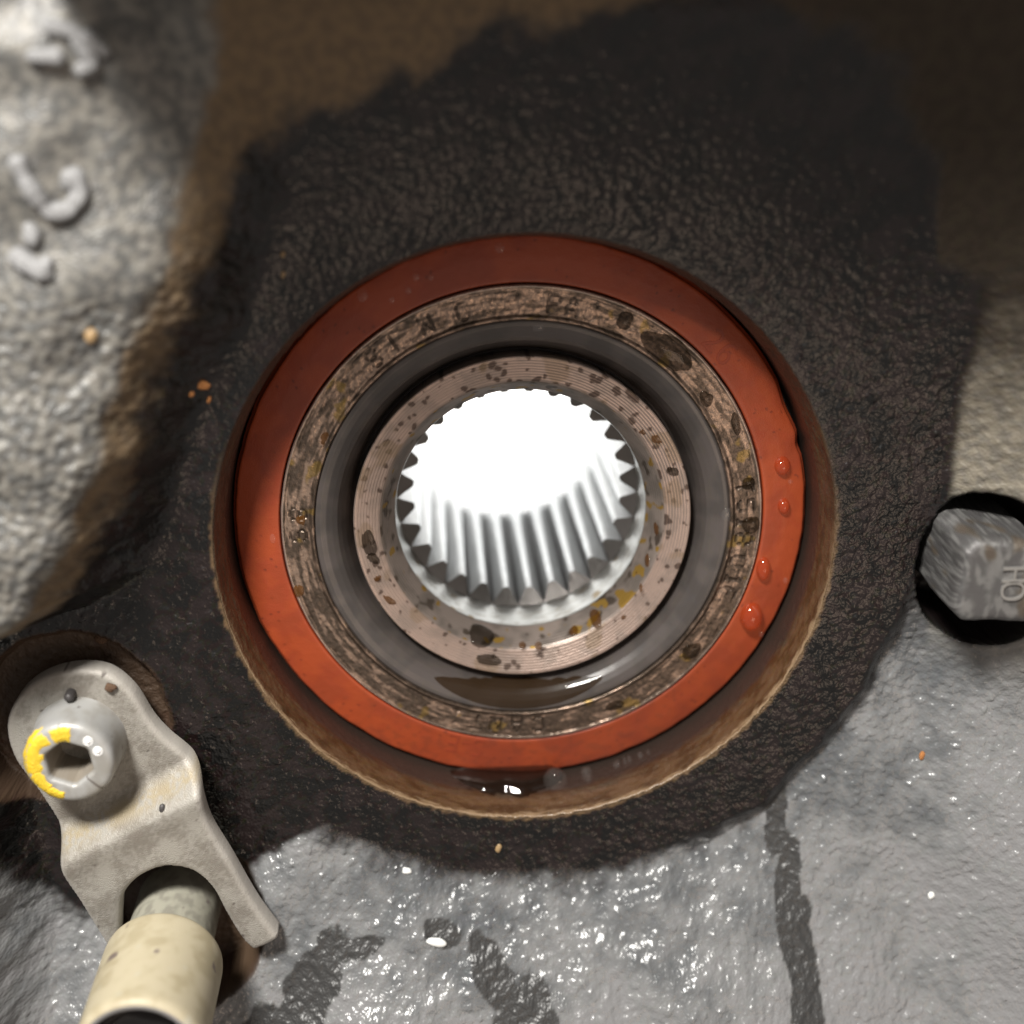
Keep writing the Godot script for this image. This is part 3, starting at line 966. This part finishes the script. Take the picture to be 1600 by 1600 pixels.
func build_liquids() -> void:
	var g := "water drops on the red seal ring"
	for d in [
		[1173, 962, 19, 23, 1.15, "largest clear water drop, low on the right of the red ring", 0.18],
		[1222, 727, 13, 14, 0.8, "round clear water drop at the right of the red ring, topmost there", 0.1],
		[1224, 790, 10, 12, 0.7, "clear water drop on the red ring just below the topmost right one", 0.1],
		[1192, 888, 12, 19, 0.8, "half hidden water drop on the inner edge of the red ring at right", 0.1],
		[1235, 753, 4, 4, 0.25, "tiny water bead between the two round drops on the red ring", 0.0],
		[1227, 907, 4, 5, 0.3, "tiny water bead near the outer red edge, right of the half hidden drop", 0.0],
		[1189, 991, 4, 5, 0.3, "tiny water bead just below the largest drop", 0.0],
		[566, 461, 9, 10, 0.28, "flat round water drop at the upper left of the red ring", 0.0],
		[781, 387, 8, 8, 0.22, "flat round water drop at the top of the red ring", 0.0],
		[650, 432, 6, 7, 0.25, "small water bead on the upper left of the red ring, topmost of a cluster", 0.0],
		[638, 453, 6, 6, 0.25, "small water bead on the upper left of the red ring, lowest of a cluster", 0.0],
		[673, 433, 5, 5, 0.2, "small water bead on the upper left of the red ring, rightmost of a cluster", 0.0],
		[612, 468, 5, 5, 0.12, "faint flat water bead left of the cluster on the red ring", 0.0],
		[426, 842, 5, 8, 0.15, "flat water drop at the left inner edge of the red ring", 0.0],
	]:
		drop(d[0], d[1], red_z(d[0], d[1]), d[2], d[3], d[4] * 1.15, "water_drop", d[5], "drop", g, M.water_big if d[2] > 9 else M.water, d[6], 0.0, ring_lean(d[0], d[1]))
	drop(841, 512, 1.14, 9, 6, 0.14, "water_drop", "flat oval water drop at the top of the black lip", "drop", "", M.water)
	drop(1136, 805, 1.14, 9, 11, 0.2, "water_drop", "clear drop at the right edge of the black lip", "drop", "", M.water)
	g = "brown oil blobs on the stamped metal ring"
	for d in [
		[1042, 548, 42, 23, 0.50, -0.65, "largest brown oil blob, upper right on the stamped metal ring"],
		[975, 502, 14, 13, 0.35, 0.0, "round dark oil blob left of the largest one on the metal ring"],
		[1103, 622, 10, 12, 0.3, 0.4, "dark oil blob below the largest one on the metal ring"],
		[1150, 660, 8, 20, 0.22, 0.25, "narrow dark oil smear on the upper right of the metal ring"],
		[1174, 822, 14, 14, 0.55, 0.0, "olive green oil bead at the right of the metal ring"],
		[1170, 755, 12, 10, 0.25, 0.0, "small brown oil blob above the olive bead on the metal ring"],
		[1080, 1018, 18, 11, 0.35, 0.7, "dull olive oil blob at the lower right of the metal ring"],
		[962, 1103, 14, 8, 0.25, 0.3, "small brown oil blob low on the metal ring right of middle"],
		[470, 812, 9, 9, 0.15, 0.0, "ochre oil spot at the left of the metal ring, upper one"],
		[466, 923, 8, 9, 0.15, 0.0, "ochre oil spot at the left of the metal ring, lower one"],
		[508, 688, 8, 14, 0.12, -0.4, "thin brown oil smear at the upper left of the metal ring"],
	]:
		drop(d[0], d[1], 1.06, d[2], d[3], d[4], "oil_blob", d[6], "oil", g, M.oil if d[0] > 600 else M.ochre, 0.0, d[5], Vector3(0, 0, 1), 0.5)
	g = "oil blobs on the turned face of the hub"
	for d in [
		[573, 848, 14, 22, 0.25, 0.2, "brown oil blob at the left of the turned face"],
		[582, 872, 15, 9, 0.25, -0.3, "olive oil blob just under the left one on the turned face"],
		[604, 936, 14, 7, 0.14, -0.5, "ochre smear at the lower left of the turned face"],
		[586, 906, 10, 5, 0.1, 0.5, "thin ochre smear above the lower left one on the turned face"],
		[762, 1034, 20, 14, 0.2, 0.0, "brown oil stain at the bottom of the turned face"],
		[1053, 737, 11, 7, 0.3, -0.3, "dark amber oil drop at the right of the turned face"],
		[1030, 686, 11, 9, 0.12, 0.0, "flat brown oil spot at the upper right of the turned face"],
		[1006, 675, 6, 5, 0.12, 0.0, "small dark oil spot at the upper right of the turned face"],
		[975, 966, 8, 4, 0.12, 0.5, "thin ochre fleck at the lower right of the turned face"],
	]:
		var p := at(d[0], d[1], -0.2)
		drop(d[0], d[1], 0.02 - (17.6 - Vector2(p.x, p.y).length()) * 0.225, d[2], d[3], d[4], "oil_blob", d[6], "oil", g, M.oil if d[4] > 0.18 else M.ochre, 0.0, d[5], Vector3(0, 0, 1), 0.6)
	g = "oil drops on the lead-in cone of the hub"
	for d in [
		[752, 992, 22, 15, 0.35, 0.0, "largest olive oil drop, at the bottom of the cone below the splines"],
		[930, 968, 9, 12, 0.3, 0.3, "dark amber oil drop at the lower right of the cone"],
		[970, 912, 7, 8, 0.2, 0.0, "ochre oil drop on the cone at lower right, above the dark amber one"],
		[1011, 876, 6, 8, 0.2, 0.0, "ochre oil drop on the right side of the cone"],
		[1026, 826, 8, 9, 0.2, 0.2, "bright ochre oil drop on the right side of the cone, high up"],
		[896, 985, 7, 6, 0.18, 0.0, "round ochre oil drop at the bottom right of the cone"],
		[934, 945, 9, 7, 0.18, 0.6, "orange brown oil drop beside the white edge at lower right"],
		[841, 1008, 6, 5, 0.15, 0.0, "small ochre oil drop at the bottom of the cone"],
		[816, 1007, 5, 5, 0.15, 0.0, "smallest ochre oil drop at the bottom of the cone"],
		[995, 895, 5, 5, 0.15, 0.0, "small ochre oil drop at the lower right of the cone, between two others"],
		[1001, 918, 4, 5, 0.12, 0.0, "tiny ochre oil drop on the cone beside the turned face at right"],
	]:
		var p := at(d[0], d[1], -2.0)
		for k in 3:
			p = at(d[0], d[1], -0.57 - (15.11 - Vector2(p.x, p.y).length()) * 1.95)
		var ln := Vector3(-p.x, -p.y, 0.0).normalized() * 0.86 + Vector3(0, 0, 0.5)
		drop(d[0], d[1], p.z, d[2], d[3] * 1.5, d[4], "oil_drop", d[6], "oil", g, M.ochre if d[0] != 752 else M.oil, 0.0, d[5], ln, 0.4)
	# thin pool of oil lying in the bottom of the lip
	var lip_pool := PackedVector3Array()
	var n := 50
	for j in 9:
		for i in n + 1:
			var a := deg_to_rad(lerpf(-119.0, -64.0, float(i) / n))
			var v := float(j) / 8.0
			var w := sin(PI * i / n)
			var r := 20.1 + (v - 0.5) * 2.7 * pow(w, 0.7) * (1.0 + 0.3 * n_mid.get_noise_2d(a * 20.0, 2.0) * (1.0 - v))
			var y := -r * absf(sin(a))
			lip_pool.append(Vector3(r * cos(a), y, lip_z(r) + 0.02 + 0.14 * w * sin(PI * v)))
	var pool := part("oil_pool", grid(lip_pool, PackedColorArray(), n + 1, 9, false, true), M.oil_film)
	tag(pool, "brown pool of oil lying in the bottom of the black lip", "oil")
	# water lying at the bottom of the bore
	var level := -29.3
	var wp := PackedVector3Array()
	n = 60
	for j in 25:
		var v := float(j) / 24.0
		for i in n + 1:
			var u := float(i) / n
			var x := lerpf(-8.2, 4.6, u)
			var w := sqrt(maxf(0.0, sin(PI * u)))
			var front := 0.4 + (4.0 + 0.7 * n_mid.get_noise_2d(x * 0.7, 3.0)) * pow(w, 0.7)
			var floor_y := -sqrt(30.5 * 30.5 - x * x) - 0.05
			var z := lerpf(0.25, front, v)
			var curve := -2.2 * pow(v, 5.0) + 0.2 * pow(1.0 - v, 5.0)
			var y := maxf(floor_y, lerpf(floor_y, level + curve + 0.12 * n_mid.get_noise_2d(x * 0.3, z * 0.3), clampf(w * 1.7, 0.0, 1.0)))
			if j == 24:
				y = floor_y - 0.1
			wp.append(Vector3(x, y, z))
	var water := part("bore_puddle", grid(wp, PackedColorArray(), n + 1, 25, false, true), M.film)
	tag(water, "clear brownish puddle lying in the bottom of the bore below the red ring", "puddle")
	g = "water beads along the bottom of the bore"
	for d in [
		[868, 1224, 20, 13, 1.7, "largest water bead in the bottom of the bore, right of the puddle"],
		[918, 1214, 11, 9, 1.1, "second water bead in the bottom of the bore, right of the largest"],
		[962, 1197, 4, 5, 0.4, "small water bead at the lower right of the bore, leftmost of the row"],
		[966, 1194, 4, 6, 0.4, "small water bead in the lower right row, second from the left"],
		[977, 1190, 4, 6, 0.4, "small water bead in the lower right row, middle one"],
		[984, 1187, 4, 5, 0.4, "small water bead in the lower right row, fourth from the left"],
		[1001, 1181, 6, 5, 0.4, "small wide water bead in the lower right row, second from the right"],
		[1013, 1176, 3, 4, 0.3, "small water bead in the lower right row, rightmost"],
	]:
		var p := at(d[0], d[1], 3.0)
		for k in 4:
			p = at(d[0], d[1], clampf(p.z + (Vector2(p.x, p.y).length() - 30.5) * 2.4, 0.6, 6.5))
		drop(d[0], d[1], p.z, d[2], d[3] * 1.5, d[4] * 1.25, "water_bead", d[5], "drop", g, M.water, 0.0, 0.0, Vector3(-p.x, -p.y, 8.0).normalized(), 0.2)
	# loose specks on the casting
	for d in [
		[681, 1472, 15, 7, "small white flake lying on the wet grey shelf", M.white],
		[636, 1361, 8, 5, "small white grain at the edge of the dark boss", M.white],
		[779, 1324, 5, 8, "tiny tan grain on the dark boss below the seal", M.tan],
		[317, 602, 13, 7, "orange rust crumb on the dark face left of the seal", M.rust_bright],
		[299, 616, 5, 4, "smaller rust crumb left of the orange one", M.rust_bright],
		[327, 624, 3, 6, "narrow rust crumb just under the orange one", M.rust_bright],
		[143, 524, 9, 9, "shiny yellowish grain on the left shoulder", M.tan],
		[442, 397, 3, 5, "tiny tan grain upper left of the seal, upper of two", M.tan],
		[443, 428, 3, 5, "tiny tan grain upper left of the seal, lower of two", M.tan],
		[1454, 1399, 6, 6, "pale grain on the grey casting at lower right", M.white],
		[1440, 1180, 5, 8, "orange grain on the grey casting below the plug", M.rust_bright],
		[158, 998, 10, 9, "brown crumb on the rim of the bolt recess", M.rust],
		[172, 1075, 9, 7, "brown crumb on the edge of the bracket above the bolt", M.rust],
		[253, 1263, 5, 7, "dark speck on the bend of the bracket", M.dark_steel],
	]:
		var z := 9.0
		var p := at(d[0], d[1], z)
		for k in 5:
			z = casting(p.x, p.y).h
			if d[0] == 172:
				z = 11.2
			if d[0] == 253:
				z = 13.6
			p = at(d[0], d[1], z)
		drop(d[0], d[1], z + 0.05, d[2], d[3], 0.045 * minf(d[2], d[3]) + 0.1, "loose_grain", d[4], "grain", "loose grains on the casting", d[5], 0.0, -0.2, Vector3(0, 0.2, 1), 0.5)

# ------------------------------------------------------------------ lamp shining through the bore from behind
func build_lamp() -> void:
	var at_ := Vector3(0.0, -4.0, -62.0)
	var t := thing("work_lamp", "bright white work lamp shining through the splined bore from behind", "lamp", at_)
	var m := mat(Color(0.9, 0.9, 0.9), 0.4)
	m.emission_enabled = true
	m.emission = Color(1.0, 1.0, 0.99)
	m.emission_energy_multiplier = 1.3
	part("lamp_lens", lathe(PackedVector2Array([Vector2(26.0, 0.0), Vector2(24.0, 1.2), Vector2(14.0, 2.2), Vector2(0.05, 2.6)]), 96), m, t)
	part("lamp_housing", lathe(PackedVector2Array([Vector2(26.2, 0.4), Vector2(27.5, 0.6), Vector2(28.0, -1.0), Vector2(27.0, -14.0), Vector2(0.05, -15.0)]), 96), M.dark_steel, t)
	var l := AreaLight3D.new()
	l.name = "lamp_light"
	l.area_size = Vector2(40, 40) * U
	l.light_color = Color(0.97, 0.99, 1.0)
	l.light_energy = 0.0005
	l.shadow_enabled = true
	t.add_child(l)
	l.position = Vector3(0, 0, 4.0) * U
	l.rotation.y = PI      # an AreaLight3D shines along -z; turned to shine towards the bore

func materials() -> void:
	bump_tex = noise_image(2048, 4.6, FastNoiseLite.TYPE_SIMPLEX_SMOOTH, 2, 5)
	bump_fine = noise_image(512, 14.0, FastNoiseLite.TYPE_SIMPLEX, 4, 8)
	M.letter = mat(Color.WHITE, 0.5, 0.0, false, bump_fine, 0.08, 10.0)
	M.letter.albedo_color = Color(0.25, 0.25, 0.252).linear_to_srgb()
	M.red = mat(Color.WHITE, 0.42, 0.0, true, bump_fine, 0.012, 10.0)
	M.red_dark = mat(Color(0.25, 0.042, 0.017).linear_to_srgb(), 0.4)
	M.tarnish = mat(Color.WHITE, 0.29, 0.75, true, bump_fine, 0.03, 9.0)
	M.lip = mat(Color.WHITE, 0.33, 0.0, true, bump_fine, 0.008, 9.0)
	M.face = mat(Color.WHITE, 0.40, 0.65, true, bump_fine, 0.01, 8.0)
	M.cone = mat(Color.WHITE, 0.35, 0.5, true, bump_fine, 0.01, 8.0)
	M.land = mat(Color.WHITE, 0.30, 0.6, true, bump_fine, 0.03, 8.0)
	M.tooth = mat(Color.WHITE, 0.30, 0.65, true, bump_fine, 0.03, 9.0)
	M.steel = mat(Color.WHITE, 0.50, 0.15, true, bump_fine, 0.05, 8.0)
	M.steel_smooth = mat(Color.WHITE, 0.42, 0.2, true, bump_fine, 0.015, 8.0)
	M.dark_steel = mat(Color(0.06, 0.055, 0.055).linear_to_srgb(), 0.5, 0.2, false, bump_fine, 0.02, 6.0)
	M.sleeve = mat(Color.WHITE, 0.48, 0.0, true, bump_fine, 0.02, 8.0)
	M.bare = mat(Color(0.55, 0.54, 0.53).linear_to_srgb(), 0.3, 0.8, false, bump_fine, 0.02, 6.0)
	M.gloss_black = mat(Color(0.02, 0.018, 0.018).linear_to_srgb(), 0.12)
	M.rust = mat(Color(0.10, 0.055, 0.03).linear_to_srgb(), 0.75, 0.0, false, bump_fine, 0.1, 5.0)
	M.rust_bright = mat(Color(0.42, 0.17, 0.05).linear_to_srgb(), 0.7, 0.0, false, bump_fine, 0.1, 4.0)
	M.yellow = mat(Color(0.72, 0.50, 0.03).linear_to_srgb(), 0.5, 0.0, false, bump_fine, 0.06, 5.0)
	M.plug = mat(Color.WHITE, 0.42, 0.35, true, bump_fine, 0.05, 6.0)
	M.plug_letter = mat(Color(0.24, 0.235, 0.225).linear_to_srgb(), 0.45, 0.35)
	M.white = mat(Color(0.75, 0.76, 0.74).linear_to_srgb(), 0.35)
	M.tan = mat(Color(0.30, 0.20, 0.10).linear_to_srgb(), 0.35)
	M.water = pane(Color(1.0, 0.98, 0.96), 0.02)
	M.water_big = pane(Color(0.70, 0.23, 0.06), 0.30)  # orange tint stands in for light gathered inside the large drops
	M.water_big.metallic_specular = 0.5
	M.oil = pane(Color(0.12, 0.078, 0.026), 0.56)
	M.oil.metallic_specular = 0.26
	M.ochre = pane(Color(0.36, 0.22, 0.05), 0.6)
	M.ochre.roughness = 0.12
	M.oil_film = pane(Color(0.19, 0.125, 0.045), 0.62)
	M.film = pane(Color(0.07, 0.035, 0.014), 0.55)
	M.film.metallic_specular = 0.5

func liquid(c: Color) -> StandardMaterial3D:
	var m := StandardMaterial3D.new()
	m.albedo_color = Color(c.r, c.g, c.b, 0.0)
	m.roughness = 0.02
	m.transparency = BaseMaterial3D.TRANSPARENCY_ALPHA
	m.refraction_enabled = true
	m.refraction_scale = 0.036
	return m

func pane(c: Color, alpha: float) -> StandardMaterial3D:
	var m := StandardMaterial3D.new()
	m.albedo_color = Color(c.r, c.g, c.b, alpha)
	m.roughness = 0.04
	m.metallic_specular = 0.36
	m.transparency = BaseMaterial3D.TRANSPARENCY_ALPHA
	return m

func _ready() -> void:
	# camera
	var d := Vector3(sin(deg_to_rad(YAW)) * cos(deg_to_rad(TILT)), sin(deg_to_rad(TILT)), cos(deg_to_rad(YAW)) * cos(deg_to_rad(TILT)))
	cam_pos = AIM + d * CAM_D
	cam_basis = Basis.looking_at(-d, Vector3.UP)
	var cam := Camera3D.new()
	cam.name = "camera"
	var lens := CameraAttributesPhysical.new()
	lens.frustum_focal_length = 35.0 / (2.0 * tan(deg_to_rad(FOV * 0.5)))
	lens.exposure_aperture = 10.5
	lens.frustum_focus_distance = 0.1455
	lens.frustum_near = 0.01
	lens.frustum_far = 4.0
	cam.attributes = lens
	cam.fov = FOV
	cam.near = 0.01
	cam.far = 4.0
	cam.transform = Transform3D(cam_basis, cam_pos * U)
	cam.current = true
	add_child(cam)
	# surroundings: the dim, slightly warm workshop behind the photographer
	var env := Environment.new()
	env.background_mode = Environment.BG_COLOR
	env.background_color = Color(0.285, 0.262, 0.245).linear_to_srgb()
	env.tonemap_mode = Environment.TONE_MAPPER_LINEAR
	env.tonemap_exposure = 1.06
	env.sdfgi_enabled = true
	env.ssao_enabled = true
	env.ssil_enabled = true
	var we := WorldEnvironment.new()
	we.name = "environment"
	we.environment = env
	add_child(we)
	# hand lamp above the photographer, a little to the left
	var key := AreaLight3D.new()
	key.name = "hand_lamp_light"
	key.area_size = Vector2(85, 62) * U
	key.area_normalize_energy = true
	key.light_color = Color(1.0, 0.985, 0.96)
	key.light_energy = 0.35
	key.shadow_enabled = true
	var kp := Vector3(-120.0, 300.0, 235.0)
	key.transform = Transform3D(Basis.looking_at((Vector3(0, -15, 5) - kp).normalized(), Vector3.UP), kp * U)
	add_child(key)

	# low, warm fill added on the right to bring out grain and reflections
	var fill := AreaLight3D.new()
	fill.name = "added_fill_light"
	fill.area_size = Vector2(110, 90) * U
	fill.area_normalize_energy = true
	fill.light_color = Color(1.0, 0.88, 0.77)
	fill.light_energy = 0.0095
	fill.shadow_enabled = true
	var fp := Vector3(95.0, -75.0, 290.0)
	fill.transform = Transform3D(Basis.looking_at((Vector3(0, 10, 5) - fp).normalized(), Vector3.UP), fp * U)
	add_child(fill)

	n_big = noise(11, 16.0, FastNoiseLite.TYPE_SIMPLEX_SMOOTH, 2)
	n_mid = noise(23, 3.6, FastNoiseLite.TYPE_SIMPLEX_SMOOTH, 3)
	n_grain = noise(37, 1.15, FastNoiseLite.TYPE_SIMPLEX_SMOOTH, 2)
	n_fine = noise(41, 0.55)
	n_wet = noise(61, 0.85)
	n_cell = noise(53, 1.0, FastNoiseLite.TYPE_CELLULAR)
	n_cell.cellular_return_type = FastNoiseLite.RETURN_DISTANCE
	materials()
	build_casting()
	build_hub()
	build_seal()
	build_bracket()
	build_plug()
	build_liquids()
	build_lamp()
